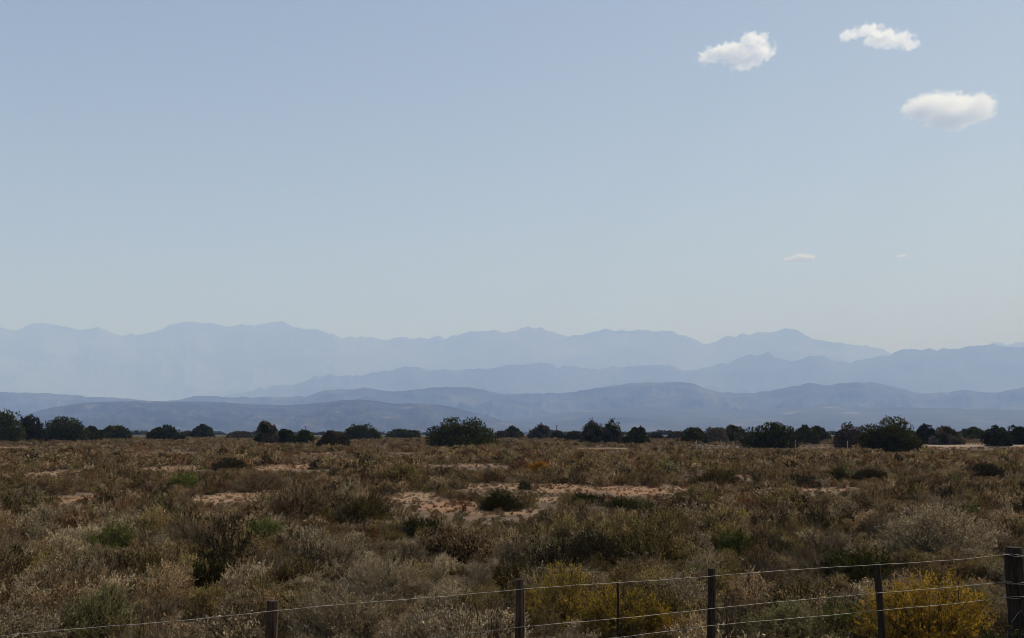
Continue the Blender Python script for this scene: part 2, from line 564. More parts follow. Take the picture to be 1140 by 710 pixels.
def sticks(A, B, w0, w1):
    """flat ribbons crossed = thin twigs; two quads each"""
    N = len(A)
    D = B - A
    D /= np.linalg.norm(D, axis=1)[:, None] + 1e-9
    S = np.cross(D, rng.normal(size=(N, 3)))
    S /= np.linalg.norm(S, axis=1)[:, None] + 1e-9
    T = np.cross(D, S)
    w0 = np.broadcast_to(w0, (N,))[:, None] / 2
    w1 = np.broadcast_to(w1, (N,))[:, None] / 2
    V = np.stack([A + S * w0, A - S * w0, B - S * w1, B + S * w1, A + T * w0, A - T * w0, B - T * w1, B + T * w1], 1).reshape(-1, 3)
    i = np.arange(N)[:, None] * 8
    f = np.concatenate([i + np.array([[0, 1, 2, 3]]), i + np.array([[4, 5, 6, 7]])], 0)
    return V, f


def shrub_geo(rx=.55, ry=.5, h=.6, stems=90, twigs=9, lpt=7, leaf=.024, lw=.010, lump=.35, tw=.0035, up=.6, fill=.45, lspread=.6):
    """returns (twig verts, quads, cv), (leaf verts, quads, cv) for one bush with its base at the origin"""
    # lumpy envelope made of several sub-clumps
    nb = 7
    bd = rng.normal(size=(nb, 3)); bd[:, 2] = np.abs(bd[:, 2]) * .8
    bd /= np.linalg.norm(bd, axis=1)[:, None]
    d = rng.normal(size=(stems, 3))
    d[:, 2] = np.abs(d[:, 2]) * .9 + .05
    d /= np.linalg.norm(d, axis=1)[:, None]
    env = 1 - lump + lump * np.max(sstep(.55, 1.0, d @ bd.T) * rng.uniform(.6, 1.25, nb)[None], axis=1)
    env *= rng.uniform(.82, 1.08, stems)
    tip = d * np.array([rx, ry, h]) * env[:, None]
    base = rng.normal(size=(stems, 3)) * np.array([rx, ry, 0]) * .16
    base[:, 2] = 0
    mid = base * .5 + tip * .5 + np.array([0, 0, 1]) * (-.04 * h) + rng.normal(size=(stems, 3)) * .05 * h
    scv = rng.random(stems)
    A = np.concatenate([base, mid]); B = np.concatenate([mid, tip])
    v1, f1 = sticks(A, B, tw * 2.4, tw * 1.4)
    c1 = np.repeat(np.concatenate([scv, scv]), 8)
    # twigs
    N = stems * twigs
    si = np.repeat(np.arange(stems), twigs)
    t = 1 - fill * rng.random(N) ** 1.3
    s0 = np.where(t[:, None] < .5, base[si] + (mid[si] - base[si]) * (t[:, None] * 2), mid[si] + (tip[si] - mid[si]) * (t[:, None] * 2 - 1))
    td = d[si] * .8 + rng.normal(size=(N, 3)) * .55 + np.array([0, 0, up])
    td /= np.linalg.norm(td, axis=1)[:, None]
    ln = (.20 * h + .05) * rng.uniform(.35, 1.0, N)
    s1 = s0 + td * ln[:, None]
    v2, f2 = sticks(s0, s1, tw, tw * .5)
    tcv = np.clip(scv[si] * .5 + rng.random(N) * .5, 0, 1)
    c2 = np.repeat(tcv, 8)
    V, Fq = join([(v1, f1), (v2, f2)])
    # leaves
    K = N * lpt
    ti = np.repeat(np.arange(N), lpt)
    q = rng.uniform(.15, 1.02, K)
    P = s0[ti] + (s1[ti] - s0[ti]) * q[:, None]
    Dl = td[ti] * .7 + rng.normal(size=(K, 3)) * lspread + np.array([0, 0, .25])
    lv, lf = leaves(P, Dl, leaf * rng.uniform(.6, 1.3, K), lw * rng.uniform(.7, 1.3, K))
    # neighbouring twigs share their tone: some sprigs carry pale seed heads
    lcv = np.clip(.02 + .58 * tcv[ti] + .55 * (rng.random(K) - .25), 0, 1)
    lv[:, 2] = np.maximum(lv[:, 2], .0)
    return (V, Fq, np.concatenate([c1, c2])), (lv, lf, np.repeat(lcv, 4))


def tuft_geo(r=.12, h=.35, n=90, w=.004):
    a = rng.random(n) * 6.283
    rr_ = r * .5 * np.sqrt(rng.random(n))
    P = np.stack([np.cos(a) * rr_, np.sin(a) * rr_, 0 * a], -1)
    lean = rng.normal(size=(n, 2)) * .35
    hh = h * rng.uniform(.5, 1.1, n)
    Mid = P + np.stack([lean[:, 0] * hh * .4, lean[:, 1] * hh * .4, hh * .6], -1)
    Tp = P + np.stack([lean[:, 0] * hh * 1.2, lean[:, 1] * hh * 1.2, hh], -1)
    v1, f1 = sticks(P, Mid, w, w * .8)
    v2, f2 = sticks(Mid, Tp, w * .8, w * .2)
    V, Fq = join([(v1, f1), (v2, f2)])
    c = np.repeat(rng.random(n), 8)
    return V, Fq, np.concatenate([c, c])


def proto_mesh(name, mleaf, lod, **kw):
    p = dict(kw)
    if lod == 1:
        p.update(stems=36, twigs=6, lpt=6, leaf=.050, lw=.024, tw=.007)
    if lod == 2:
        p.update(stems=22, twigs=4, lpt=4, leaf=.10, lw=.055, tw=.012)
    (tv, tf, tc_), (lv, lf, lc) = shrub_geo(**p)
    V, Fq = join([(tv, tf), (lv, lf)])
    mi = np.concatenate([np.zeros(len(tf)), np.ones(len(lf))])
    return mesh_np(name, V, Fq, 4, [M['twig'], M[mleaf]], mi, np.concatenate([tc_, lc]))


KINDS = {
    'greybrown': dict(lpt=7, leaf=.030, lw=.014, up=.4, lump=.45),
    'olive': dict(lpt=8, leaf=.031, lw=.016, up=.45, lump=.4),
    'green': dict(lpt=10, leaf=.028, lw=.015, up=.5, lump=.4),
    'silver': dict(lpt=8, leaf=.032, lw=.016, up=.4, lump=.4),
    'dark': dict(lpt=9, leaf=.026, lw=.014, up=.4, lump=.4),
    'rust': dict(lpt=6, leaf=.022, lw=.009, up=.7, lump=.3),
    'bare': dict(lpt=1, leaf=.016, lw=.008, up=.5, lump=.4, twigs=14, tw=.004),
}
proto_col = bpy.data.collections.new('scrub_source')
index = {}
cnt = 0
for lod in (0, 1, 2):
    for k, kw in KINDS.items():
        nvar = 3 if lod == 0 and k in ('greybrown', 'olive') else 2
        for v in range(nvar):
            kk = dict(kw)
            me = proto_mesh('scrub_plant', 'greybrown' if k == 'bare' else k, lod, **kk)
            o = bpy.data.objects.new('p%03d' % cnt, me)
            proto_col.objects.link(o)
            index.setdefault((k, lod), []).append(cnt)
            cnt += 1
for lod, (n_, w_) in enumerate(((110, .005), (40, .012), (18, .03))):
    for k, ml in (('grass', 'straw'), ('redgrass', 'rust')):
        for v in range(2):
            tv, tf, tcv = tuft_geo(.2, .38, n_, w_)
            me = mesh_np('grass_tuft', tv, tf, 4, [M[ml]], None, tcv)
            o = bpy.data.objects.new('p%03d' % cnt, me)
            proto_col.objects.link(o)
            index.setdefault((k, lod), []).append(cnt)
            cnt += 1


def scatter_object(name, P, ROT, SCL, IDX, **props):
    me = bpy.data.meshes.new(name)
    me.vertices.add(len(P))
    me.vertices.foreach_set('co', P.astype(np.float32).ravel())
    for nm, dat in (('rot', ROT), ('scl', SCL)):
        a = me.attributes.new(nm, 'FLOAT_VECTOR', 'POINT')
        a.data.foreach_set('vector', dat.astype(np.float32).ravel())
    a = me.attributes.new('pick', 'INT', 'POINT')
    a.data.foreach_set('value', IDX.astype(np.int32))
    o = put(name, me, **props)
    ng = bpy.data.node_groups.new(name, 'GeometryNodeTree')
    ng.interface.new_socket('Geometry', in_out='INPUT', socket_type='NodeSocketGeometry')
    ng.interface.new_socket('Geometry', in_out='OUTPUT', socket_type='NodeSocketGeometry')
    N, L = ng.nodes, ng.links
    gi, go = N.new('NodeGroupInput'), N.new('NodeGroupOutput')
    iop = N.new('GeometryNodeInstanceOnPoints')
    ci = N.new('GeometryNodeCollectionInfo')
    ci.inputs['Collection'].default_value = proto_col
    ci.inputs['Separate Children'].default_value = True
    ci.inputs['Reset Children'].default_value = True
    iop.inputs['Pick Instance'].default_value = True
    for nm, ty, sock in (('rot', 'FLOAT_VECTOR', 'Rotation'), ('scl', 'FLOAT_VECTOR', 'Scale'), ('pick', 'INT', 'Instance Index')):
        na = N.new('GeometryNodeInputNamedAttribute')
        na.data_type = ty
        na.inputs['Name'].default_value = nm
        L.new(na.outputs['Attribute'], iop.inputs[sock])
    L.new(gi.outputs[0], iop.inputs['Points'])
    L.new(ci.outputs[0], iop.inputs['Instance'])
    L.new(iop.outputs[0], go.inputs[0])
    md = o.modifiers.new('scatter', 'NODES')
    md.node_group = ng
    return o


# ---- the bushes one can tell apart: px centre, width px, top px, base px, kind, label
BUSH = [
    (400, 74, 540, 583, 'olive', 'pale olive rounded bush left of centre, left of the rusty soil patch'),
    (555, 50, 541, 569, 'darkgreen', 'dark rounded bush standing on the pinkish bare soil in mid field'),
    (447, 58, 511, 539, 'olive', 'olive bush on the far side of the bare soil, behind the pale olive bush'),
    (599, 24, 512, 525, 'orange', 'small orange bush glowing alone in the mid field'),
    (656, 40, 545, 560, 'darkgreen', 'low dark green bush at the front edge of the orange soil strip'),
    (696, 40, 548, 571, 'darkgreen', 'dark green bush right of the low dark green one, before the orange soil'),
    (585, 12, 529, 545, 'dark', 'small upright dark bush at the back edge of the pink soil'),
    (937, 22, 518, 536, 'dark', 'dark brown clump, left one of the touching pair in the right mid field'),
    (970, 40, 520, 536, 'dark', 'wider dark brown clump, right one of the touching pair in the right mid field'),
    (1102, 44, 515, 533, 'dark', 'dark brown humped bush near the right edge of the mid field'),
    (252, 44, 509, 524, 'dark', 'low dark bush between the orange soil strips on the left'),
    (283, 76, 524, 548, 'bare', 'wide grey leafless bush behind the pinkish soil on the left'),
    (203, 36, 525, 542, 'green', 'low green bush left of the wide grey leafless one'),
    (325, 74, 532, 578, 'bare', 'tall grey twiggy bush right of the pinkish soil on the left'),
    (293, 44, 568, 602, 'brightgreen', 'bright green bush in front of the pinkish soil on the left'),
    (118, 62, 578, 615, 'green', 'yellowish green bush in the left field below the two red soil spots'),
    (232, 54, 618, 656, 'darkgreen', 'dark green bush in the left foreground above the top wire'),
    (10, 46, 605, 640, 'darkgreen', 'dark green bush cut by the left edge of the picture'),
    (428, 100, 612, 672, 'silverbare', 'silvery grey twiggy bush with pale branches left of centre'),
    (372, 140, 646, 722, 'silver', 'white leaved bush behind the wire between the two left posts'),
    (512, 96, 574, 628, 'bare', 'grey twiggy bush with one pale fallen branch, left of centre'),
    (626, 100, 624, 700, 'ochre', 'yellow and orange bush right of the central post'),
    (692, 92, 640, 718, 'ochre', 'orange tipped bush around the thin stick of the fence'),
    (745, 46, 668, 716, 'gold', 'smallest yellow bush, just left of the fourth post'),
    (1046, 150, 634, 730, 'gold', 'bright golden bush behind the wires left of the thick end post'),
    (820, 46, 588, 618, 'brightgreen', 'fresh green bush above the top wire right of the fourth post'),
    (1062, 150, 556, 625, 'silverbare', 'large grey tipped bush with dark hollows behind the thick end post'),
    (962, 80, 600, 650, 'darkgreen', 'dark green bush behind the post next to the thick end post'),
    (884, 110, 648, 722, 'sage', 'pale sage green bush behind the wires between the two right thin posts'),
    (668, 90, 584, 632, 'dark', 'dark bush just above the yellow bushes'),
    (96, 96, 648, 716, 'sage', 'pale sage bush low in the left corner above the wire'),
    (830, 14, 566, 578, 'yellow', 'tiny yellow flowering bush in the right mid field'),
    (800, 60, 520, 540, 'olive', 'olive bush in the field below the short far fence posts'),
    (985, 56, 566, 600, 'bare', 'grey twiggy bush left of the large grey tipped one'),
    (470, 64, 572, 600, 'darkgreen', 'dark bush between pale olive bush and grey twiggy bush'),
    (380, 28, 558, 582, 'bare', 'small grey bush leaning on the left of the pale olive bush'),
]
BK = {
    'olive': ('olive', 'twig'), 'green': ('green', 'twig'), 'dark': ('dark', 'twig'), 'darkgreen': ('tree', 'twig'),
    'bare': ('greybrown', 'twig'), 'silver': ('silver', 'deadwood'), 'silverbare': ('silver', 'deadwood'), 'gold': ('gold', 'twig'), 'ochre': ('ochre', 'twig'),
    'brightgreen': ('bright', 'twig'), 'orange': ('orangeleaf', 'twig'), 'sage': ('sage', 'twig'), 'yellow': ('yellowleaf', 'twig')}
M['bright'] = leaf_mat('leaf_bright_green', [(.030, .040, .010), (.080, .10, .026), (.15, .18, .050), (.24, .25, .09)])
M['orangeleaf'] = leaf_mat('leaf_orange', [(.25, .11, .02), (.55, .27, .05), (.75, .40, .09), (.75, .48, .16)])
M['ochre'] = leaf_mat('leaf_ochre', [(.05, .035, .014), (.15, .12, .050), (.38, .27, .055), (.68, .42, .07), (.38, .33, .12)], transl=.35)
M['sage'] = leaf_mat('leaf_sage', [(.06, .055, .024), (.17, .152, .066), (.30, .265, .125), (.48, .42, .24)])
M['yellowleaf'] = leaf_mat('leaf_yellow', [(.10, .10, .02), (.25, .22, .03), (.40, .34, .04), (.5, .42, .06)])
OCC = []
for (px, w, top, base, k, label) in BUSH:
    x, y = on_ground(px, min(base, 760))
    rx = w / 2 / F * y * 1.05
    # height from the top row at this distance
    d = ray(px, top)
    h = CAMZ + d[2] / d[1] * (y) - float(ground_h(x, y))
    h = max(h, .25)
    y += rx * .5
    near = y < 16
    far = y > 45
    area = (rx * rx * 2 + rx * h * 2)
    stems = int(np.clip(area * 150, 70, 380))
    ls = 1.0 if near else (1.5 if not far else 2.6)
    p = dict(rx=rx, ry=max(rx * .85, .2), h=h * .86, stems=stems, twigs=10 if near else 7, lpt=9 if near else 6,
             leaf=.024 * ls, lw=.011 * ls, tw=.0038 * ls, lump=.4)
    if k in ('bare',):
        p.update(lpt=2, twigs=13)
    if k == 'silverbare':
        p.update(lpt=8, twigs=12, tw=.0040 * ls)
    if k in ('gold', 'ochre'):
        p.update(lpt=11, leaf=.030, lw=.008, up=1.0)
    (tv, tf, tcv), (lv, lf, lcv) = shrub_geo(**p)
    root = thing('bush', (x, y, float(ground_h(x, y)) - .02), label, 'bush', 'bushes that stand out of the scrub')
    lm, tm = BK[k]
    put('branches', mesh_np('branches', tv, tf, 4, [M[tm]], None, tcv), root)
    put('foliage', mesh_np('foliage', lv, lf, 4, [M[lm]], None, lcv), root)
    OCC.append((x, y, rx * .8, h))

# ---- the scrub
def scatter_points(ymin, ymax, sp, side=1.25):
    """jittered rows covering the view wedge plus a margin"""
    out = []
    ny = int((ymax - ymin) / sp)
    for j in range(ny):
        y = ymin + (j + .5) * sp
        hw = y * .475 * side + 6
        nx = int(2 * hw / sp)
        x = -hw + (np.arange(nx) + .5 + (j % 2) * .5) * sp
        out.append(np.stack([x + rng.normal(size=nx) * sp * .3, y + rng.normal(size=nx) * sp * .3], -1))
    return np.concatenate(out)


P2, LOD = [], []
for (a, b_, sp, lod) in ((4.5, 26, .46, 0), (26, 60, .56, 1), (60, 130, .80, 2), (130, 340, 1.15, 2)):
    q = scatter_points(a, b_, sp)
    P2.append(q)
    LOD.append(np.full(len(q), lod))
P2 = np.concatenate(P2); LOD = np.concatenate(LOD)
X, Y = P2[:, 0], P2[:, 1]
bare, red = bare_at(X, Y)
# what stands before a bare patch or a picked-out bush is low, or it would hide it
cap = np.full(len(X), 9.0)
for cx, cyy, hw, hh, rd in PW:
    m_ = (np.abs(X / Y - cx / cyy) * cyy < hw) & (Y < cyy - hh * .7)
    yt = cyy - hh * .3
    cap = np.where(m_, np.minimum(cap, np.maximum(CAMZ * (1 - Y / yt), .12)), cap)
thin = fbm(X / 3.5, Y / 5.0, 3, 77)
keep = ~((X > 56) & (np.abs(Y - 160) < 12)) & (rng.random(len(X)) > bare * .66) & (thin > np.where(Y < 24, .10, .26))
for (l0, l1, lb) in LANE:
    _, ly = on_ground((l0 + l1) / 2, lb)
    kx = X / Y * F + 570
    cap = np.where((kx > l0) & (kx < l1) & (Y < ly + 40), np.minimum(cap, np.maximum(CAMZ * (1 - Y / (ly + 8)), .22)), cap)
for (ox, oy, orr, oh) in OCC:
    d2 = (X - ox) ** 2 + (Y - oy) ** 2
    keep &= d2 > (orr * .9) ** 2
    m_ = (np.abs(X / Y - ox / oy) * oy < orr * 1.25) & (Y < oy - orr * .5)
    cap = np.where(m_, np.minimum(cap, np.maximum(CAMZ - (CAMZ - oh * (.05 if oy < 16 else .3)) * Y / oy, .36)), cap)
X, Y, LOD, bare, red, cap = [a[keep] for a in (X, Y, LOD, bare, red, cap)]
n = len(X)
size = np.clip(.33 + .64 * fbm(X / 2.6, Y / 3.4, 3, 31) ** 1.3 + .22 * rng.normal(size=n), .28, 1.45)
size *= np.where(bare > .3, .42, 1)
size *= np.where(Y > 130, .95, np.where(Y > 60, 1.1, 1.0))
size = np.minimum(size, np.maximum(cap / .82, .22))
zone = fbm(X / 6, Y / 9, 4, 91)
zone2 = fbm(X / 2.2, Y / 3.0, 3, 101)
u = rng.random(n)
midf = sstep(18, 45, Y)
IDX = np.zeros(n, int)
names = ['greybrown', 'olive', 'green', 'silver', 'dark', 'rust', 'bare', 'grass', 'redgrass']
W = np.stack([
    .30 + .25 * midf + 0 * zone,
    .16 + .5 * sstep(.52, .64, zone),
    .03 + .14 * sstep(.56, .66, zone2) * (1 - .5 * midf),
    .17 * (1 - .85 * midf) + .30 * sstep(.56, .66, 1 - zone2) * (1 - .9 * midf),
    .07 + .22 * sstep(.5, .6, 1 - zone) * (.4 + .6 * midf),
    (.02 + .20 * midf) * sstep(.42, .6, zone2),
    .16 + .2 * sstep(.52, .62, 1 - zone),
    .10 + .08 * midf + 0 * zone,
    .01 + .04 * midf + 0 * zone], -1)
kx = X / Y * F + 570
z1 = (Y < 24) & (((kx > 300) & (kx < 590)) | (kx < 120))
W[z1] += np.array([.25, 0, 0, 1.5, 0, 0, .30, .05, 0])
z2 = (Y > 14) & (Y < 32) & (kx > 820)
W[z2] += np.array([.35, 0, 0, .35, .25, 0, .45, 0, 0])
z3 = (Y < 30) & (kx < 330)
W[z3] += np.array([.45, 0, 0, .20, .10, 0, .20, 0, 0])
W[bare > .25] = np.array([.2, .04, .0, .0, .06, .2, .1, .4, .1])
hot = (bare > .25) & (red > .6)
W[hot] = np.array([.1, .0, .0, .0, .03, .4, .0, .1, .8])
W /= W.sum(1)[:, None]
cum = np.cumsum(W, 1)
kind = (u[:, None] > cum).sum(1).clip(0, len(names) - 1)
for ki, nm in enumerate(names):
    for lod in (0, 1, 2):
        s = (kind == ki) & (LOD == lod)
        IDX[s] = rng.choice(index[(nm, lod)], s.sum())
gr = kind >= 7
Z = ground_h(X, Y) - .01
hs_ = rng.uniform(.75, 1.2, n)
SCL = np.stack([size, size, size * hs_], -1)
ROT = np.stack([rng.normal(size=n) * .08, rng.normal(size=n) * .08, rng.random(n) * 6.283], -1)
Pp = np.stack([X, Y, Z], -1)
s = ~gr
scatter_object('scrub', Pp[s], ROT[s], SCL[s], IDX[s], kind='stuff', label='low grey brown and olive scrub covering the plain')
s = gr
scatter_object('dry_grass', Pp[s], ROT[s], SCL[s] * np.array([1.1, 1.1, 1.1]), IDX[s], kind='stuff', label='dry straw and rust coloured grass between the scrub')
# more grass on the bare patches
gp = []
for cx, cyy, hw, hh, rd in PW:
    m_ = int(min(hw * hh * 3.14 * 9.0, 1500))
    a = rng.random(m_) * 6.283; q = np.sqrt(rng.random(m_)) * 1.05
    gp.append(np.stack([cx + np.cos(a) * q * hw, cyy + np.sin(a) * q * hh, np.full(m_, rd)], -1))
gp = np.concatenate(gp)
m_ = len(gp)
lodg = np.where(gp[:, 1] < 30, 0, np.where(gp[:, 1] < 70, 1, 2))
ix = np.array([rng.choice(index[('redgrass' if rng.random() < g[2] * .35 else 'grass', int(lg))]) for g, lg in zip(gp, lodg)])
sz = rng.uniform(.10, .26, m_) * np.where(rng.random(m_) < .06, 2.0, 1)
scatter_object('dry_grass', np.stack([gp[:, 0], gp[:, 1], ground_h(gp[:, 0], gp[:, 1])], -1),
               np.stack([0 * sz, 0 * sz, rng.random(m_) * 6.28], -1), np.stack([sz * 1.6, sz * 1.6, sz * .7], -1), ix, kind='stuff',
               label='short rusty grass growing on the bare soil patches')
print('SCRUB', n, m_)

# ------------------------------------------------------------------ trees on the edge of the plain


def crown_geo(rx, ry, h, leaf, n, lumps=14, z0=.12, spiky=0.0, lump=.18):
    """leaf clumps over a lumpy dome: one sphere of leaves per limb end, the limb ends spread over the dome and inside it"""
    c = rng.normal(size=(lumps * 3, 3))
    c[:, 2] = np.abs(c[:, 2]) * 1.0
    c /= np.linalg.norm(c, axis=1)[:, None]
    R_ = rng.uniform(.62, .82, len(c))
    R_ *= 1 - lump * .6 * rng.random(len(c))
    c *= R_[:, None]
    c[:, 2] = c[:, 2] ** .85
    rad = rng.uniform(.15, .25, len(c))
    core = rng.normal(size=(lumps, 3)); core[:, 2] = np.abs(core[:, 2])
    core /= np.linalg.norm(core, axis=1)[:, None]
    core *= .38
    low = rng.random((lumps, 1)) * 6.283
    skirt = np.concatenate([np.cos(low) * .72, np.sin(low) * .72, rng.uniform(.02, .2, (lumps, 1))], 1)
    c = np.concatenate([c, core, skirt]); rad = np.concatenate([rad, rng.uniform(.25, .38, lumps), rng.uniform(.14, .26, lumps)])
    wgt = rad ** 2; wgt /= wgt.sum()
    k = rng.choice(len(c), n, p=wgt)
    d = rng.normal(size=(n, 3)); d[:, 2] += .25
    d /= np.linalg.norm(d, axis=1)[:, None]
    rr_ = rad[k] * (1 - .4 * rng.random(n) ** 2) * (1 + .05 * rng.normal(size=n))
    P = c[k] + d * rr_[:, None]
    if spiky:
        P += d * (rng.random(n)[:, None] ** 5) * spiky
    P[:, 2] = np.abs(P[:, 2])
    P = P * np.array([rx / np.percentile(np.abs(P[:, 0]), 99.3), ry, h / np.percentile(P[:, 2], 99.3)])
    P[:, 2] = P[:, 2] * (1 - z0 * .4) + z0 * .4 * h
    Dl = d + rng.normal(size=(n, 3)) * .6 + np.array([0, 0, .35])
    v, f = leaves(P, Dl, leaf * rng.uniform(.6, 1.4, n), leaf * .62 * rng.uniform(.6, 1.4, n))
    cvk = rng.random(len(c))
    cv = np.clip(.15 + .45 * cvk[k] + .45 * (rng.random(n) - .2), 0, 1)
    return v, f, np.repeat(cv, 4), P


def trunk_geo(rx, ry, h, r0, P, nb=7):
    parts = []
    bx, by = rng.normal() * .03 * rx, 0
    parts.append(tube([(0, 0, -.1), (bx, by, h * .18), (bx * 2, by, h * .35)], [r0 * 1.2, r0, r0 * .8], 7))
    for i in rng.choice(len(P), nb):
        e = P[i] * .8
        s0 = np.array([bx, by, h * .15])
        parts.append(tube([s0, s0 * .5 + e * .5 + np.array([0, 0, -.05 * h]), e], [r0 * .6, r0 * .4, r0 * .12], 5))
    return join(parts)


TREES = [  # x0, x1, top, base, kind, label
    (-26, 22, 460, 492, 'tree', 'tall dark tree cut by the left edge of the picture'),
    (19, 45, 465, 491, 'tree', 'rounded dark tree touching the tall one at the left edge'),
    (42, 92, 466, 492, 'tree', 'wide dark tree, second big one from the left edge'),
    (88, 112, 476, 491, 'tree', 'low dark tree filling the gap right of the wide one'),
    (110, 142, 475, 489, 'tree', 'small dark tree at the right end of the left clump'),
    (163, 201, 475, 490, 'tree', 'low domed tree standing alone right of the left clump'),
    (202, 215, 481, 487, 'dark', 'tiny low tree touching the small round one on the left horizon'),
    (214, 236, 474, 487, 'tree', 'small round tree on the horizon right of the lone dome'),
    (252, 280, 481, 488, 'treegrey', 'low greyish thicket tree left of the grey topped tree'),
    (282, 308, 471, 494, 'mixed', 'upright tree with grey leafless top, left of centre'),
    (304, 330, 479, 494, 'tree', 'left one of two low dark trees beside the grey topped tree'),
    (324, 349, 480, 494, 'tree', 'right one of two low dark trees beside the grey topped tree'),
    (354, 388, 481, 498, 'dark', 'low dark tree standing forward of its row, left of centre'),
    (382, 420, 474, 489, 'tree', 'flat topped dark green tree left of the big central dome'),
    (431, 466, 479, 488, 'tree', 'small low tree just left of the big central dome'),
    (476, 551, 467, 498, 'tree', 'big broad dome shaped tree near the centre'),
    (552, 563, 481, 488, 'dark', 'tiny dark tree just right of the big central dome'),
    (561, 581, 476, 488, 'tree', 'small neat round tree right of the big central dome'),
    (590, 614, 475, 489, 'spiky', 'small ragged tree with spiky top right of centre'),
    (611, 629, 481, 489, 'tree', 'low tree touching the ragged one, near the pole'),
    (631, 652, 481, 491, 'dark', 'low dark tree left of the tall open topped tree'),
    (648, 674, 471, 494, 'spiky', 'tall open topped tree with pale twigs right of centre'),
    (670, 693, 471, 494, 'spiky', 'tall dark tree at the right of the open topped one'),
    (695, 722, 477, 495, 'tree', 'rounded tree right of the open topped pair'),
    (722, 739, 483, 489, 'dark', 'tiny tree behind the rounded one, right of centre'),
    (744, 764, 482, 489, 'dark', 'tiny dark tree at the left end of the right hand row'),
    (761, 785, 477, 493, 'tree', 'dark tree behind the leftmost short far fence post'),
    (784, 810, 477, 493, 'treegrey', 'grey brown tree between two short far fence posts'),
    (806, 833, 475, 493, 'mixed', 'ragged dark tree left of the broad flat dome'),
    (831, 893, 472, 498, 'tree', 'broad flat dome of a tree behind four short fence posts'),
    (888, 912, 475, 494, 'tree', 'tree joined to the right side of the broad flat dome'),
    (905, 924, 476, 491, 'tree', 'small round tree left of the brown leafless one'),
    (932, 968, 473, 498, 'treegrey', 'brown half leafless tree left of the largest right dome'),
    (964, 1031, 467, 503, 'tree', 'largest dark domed tree, on the right'),
    (1022, 1044, 474, 494, 'tree', 'tree peeping out right behind the largest right dome'),
    (1038, 1073, 476, 496, 'mixed', 'greyish dark tree at the left start of the sandy track'),
    (1070, 1102, 477, 490, 'tree', 'low oval tree behind the sandy track near the right edge'),
    (1098, 1126, 476, 497, 'tree', 'dark tree by the sandy track, next to the right edge'),
    (1120, 1156, 476, 496, 'tree', 'tree cut by the right edge of the picture'),
]
for (x0, x1, top, base, k, label) in TREES:
    px = (x0 + x1) / 2
    x, y = on_ground(px, base)
    g = float(ground_h(x, y))
    rx = (x1 - x0) / 2 / F * y
    h = CAMZ + (HOR - top) / F * y - g
    y += rx * .3
    root = thing('tree', (x, y, g - .05), label, 'tree', 'trees along the far edge of the scrub')
    leaf = .0019 * y
    nl = int(np.clip(rx * h / leaf ** 2 * 60, 8000, 30000))
    mk = {'tree': 'tree', 'dark': 'dark', 'treegrey': 'treegrey', 'mixed': 'tree', 'spiky': 'tree'}[k]
    if k == 'treegrey':
        nl = int(nl * .6)
    v, f, cv, P = crown_geo(rx, rx * .85, h, leaf, nl, lumps=int(np.clip(rx * 5, 7, 20)), spiky=.22 if k == 'spiky' else .05)
    mats_ = [M[mk]]
    mi = None
    if k in ('mixed', 'spiky'):
        mats_ = [M[mk], M['treegrey']]
        lump_id = (vnoise(P[:, 0] * 1.1 + 50, P[:, 2] * 1.1 + 50, 5) > .55).astype(int)
        mi = lump_id
    put('crown', mesh_np('crown', v, f, 4, mats_, mi, cv), root)
    tv, tf = trunk_geo(rx, rx, h, .045 * h, P)
    put('trunk', mesh_np('trunk', tv, tf, 4, [M['bark']], smooth=True), root)

# far woodland on the plain beyond
wood_col_idx = []
for v_ in range(3):
    v, f, cv, P = crown_geo(2.4, 2.2, 2.6, .6, 420, lumps=5)
    o = bpy.data.objects.new('p%03d' % cnt, mesh_np('far_tree', v, f, 4, [M['tree' if v_ < 2 else 'dark']], None, cv))
    proto_col.objects.link(o)
    wood_col_idx.append(cnt)
    cnt += 1
nW = 9000
wy = 620 + 6500 * rng.random(nW) ** 1.1
wx = (rng.random(nW) - .5) * wy * 1.25
ok = fbm(wx / 130, wy / 260, 3, 66) > .42
wx, wy = wx[ok], wy[ok]
ws = rng.uniform(.45, 1.15, len(wx)) * (1 + wy / 3500)
scatter_object('distant_woodland', np.stack([wx, wy, ground_h(wx, wy) - .1], -1), np.stack([0 * wx, 0 * wx, rng.random(len(wx)) * 6.28], -1),
               np.stack([ws * 1.3, ws * 1.3, ws * .8], -1), rng.choice(wood_col_idx, len(wx)), kind='stuff',
               label='dark blue green woodland along the foot of the hills')

# ------------------------------------------------------------------ near fence
Hd = 1.2      # top wire is this far below the camera


def wire_pt(px, py, drop=Hd):
    """world point where a wire seen at this row hangs `drop` below the lens"""
    d = ray(px, py)
    t = -drop / d[2]
    return d * t


TOPW = [(-260, 736), (0, 706), (304, 680), (578, 655), (792, 640), (976, 627), (1126, 616)]
pts = np.array([wire_pt(a, b) for a, b in TOPW])
pts[:, 2] += CAMZ
fit = np.polyfit(pts[:, 0], pts[:, 1], 2)


def fence_at(px):
    """ground plan point of the fence line under a photo column"""
    k = (px - 570) / F
    lo, hi = 2.0, 30.0
    for _ in range(50):
        m_ = (lo + hi) / 2
        # at row near the bottom the ray's forward part is close to ct + ...; solve with depth along the ground
        xx = k * (m_ * ct - Hd * st)
        if np.polyval(fit, xx) > m_:
            lo = m_
        else:
            hi = m_
    return xx, m_


def height_at(px, py):
    x_, y_ = fence_at(px)
    d = ray(px, py)
    t = y_ / d[1]
    return CAMZ + d[2] * t


fx, fy = fence_at(570)
fence = thing('wire_fence', (fx, fy, 0), 'wire fence on dark wooden posts across the foreground', 'fence')


def loc(p):
    return np.array(p, float) - np.array([fx, fy, 0])


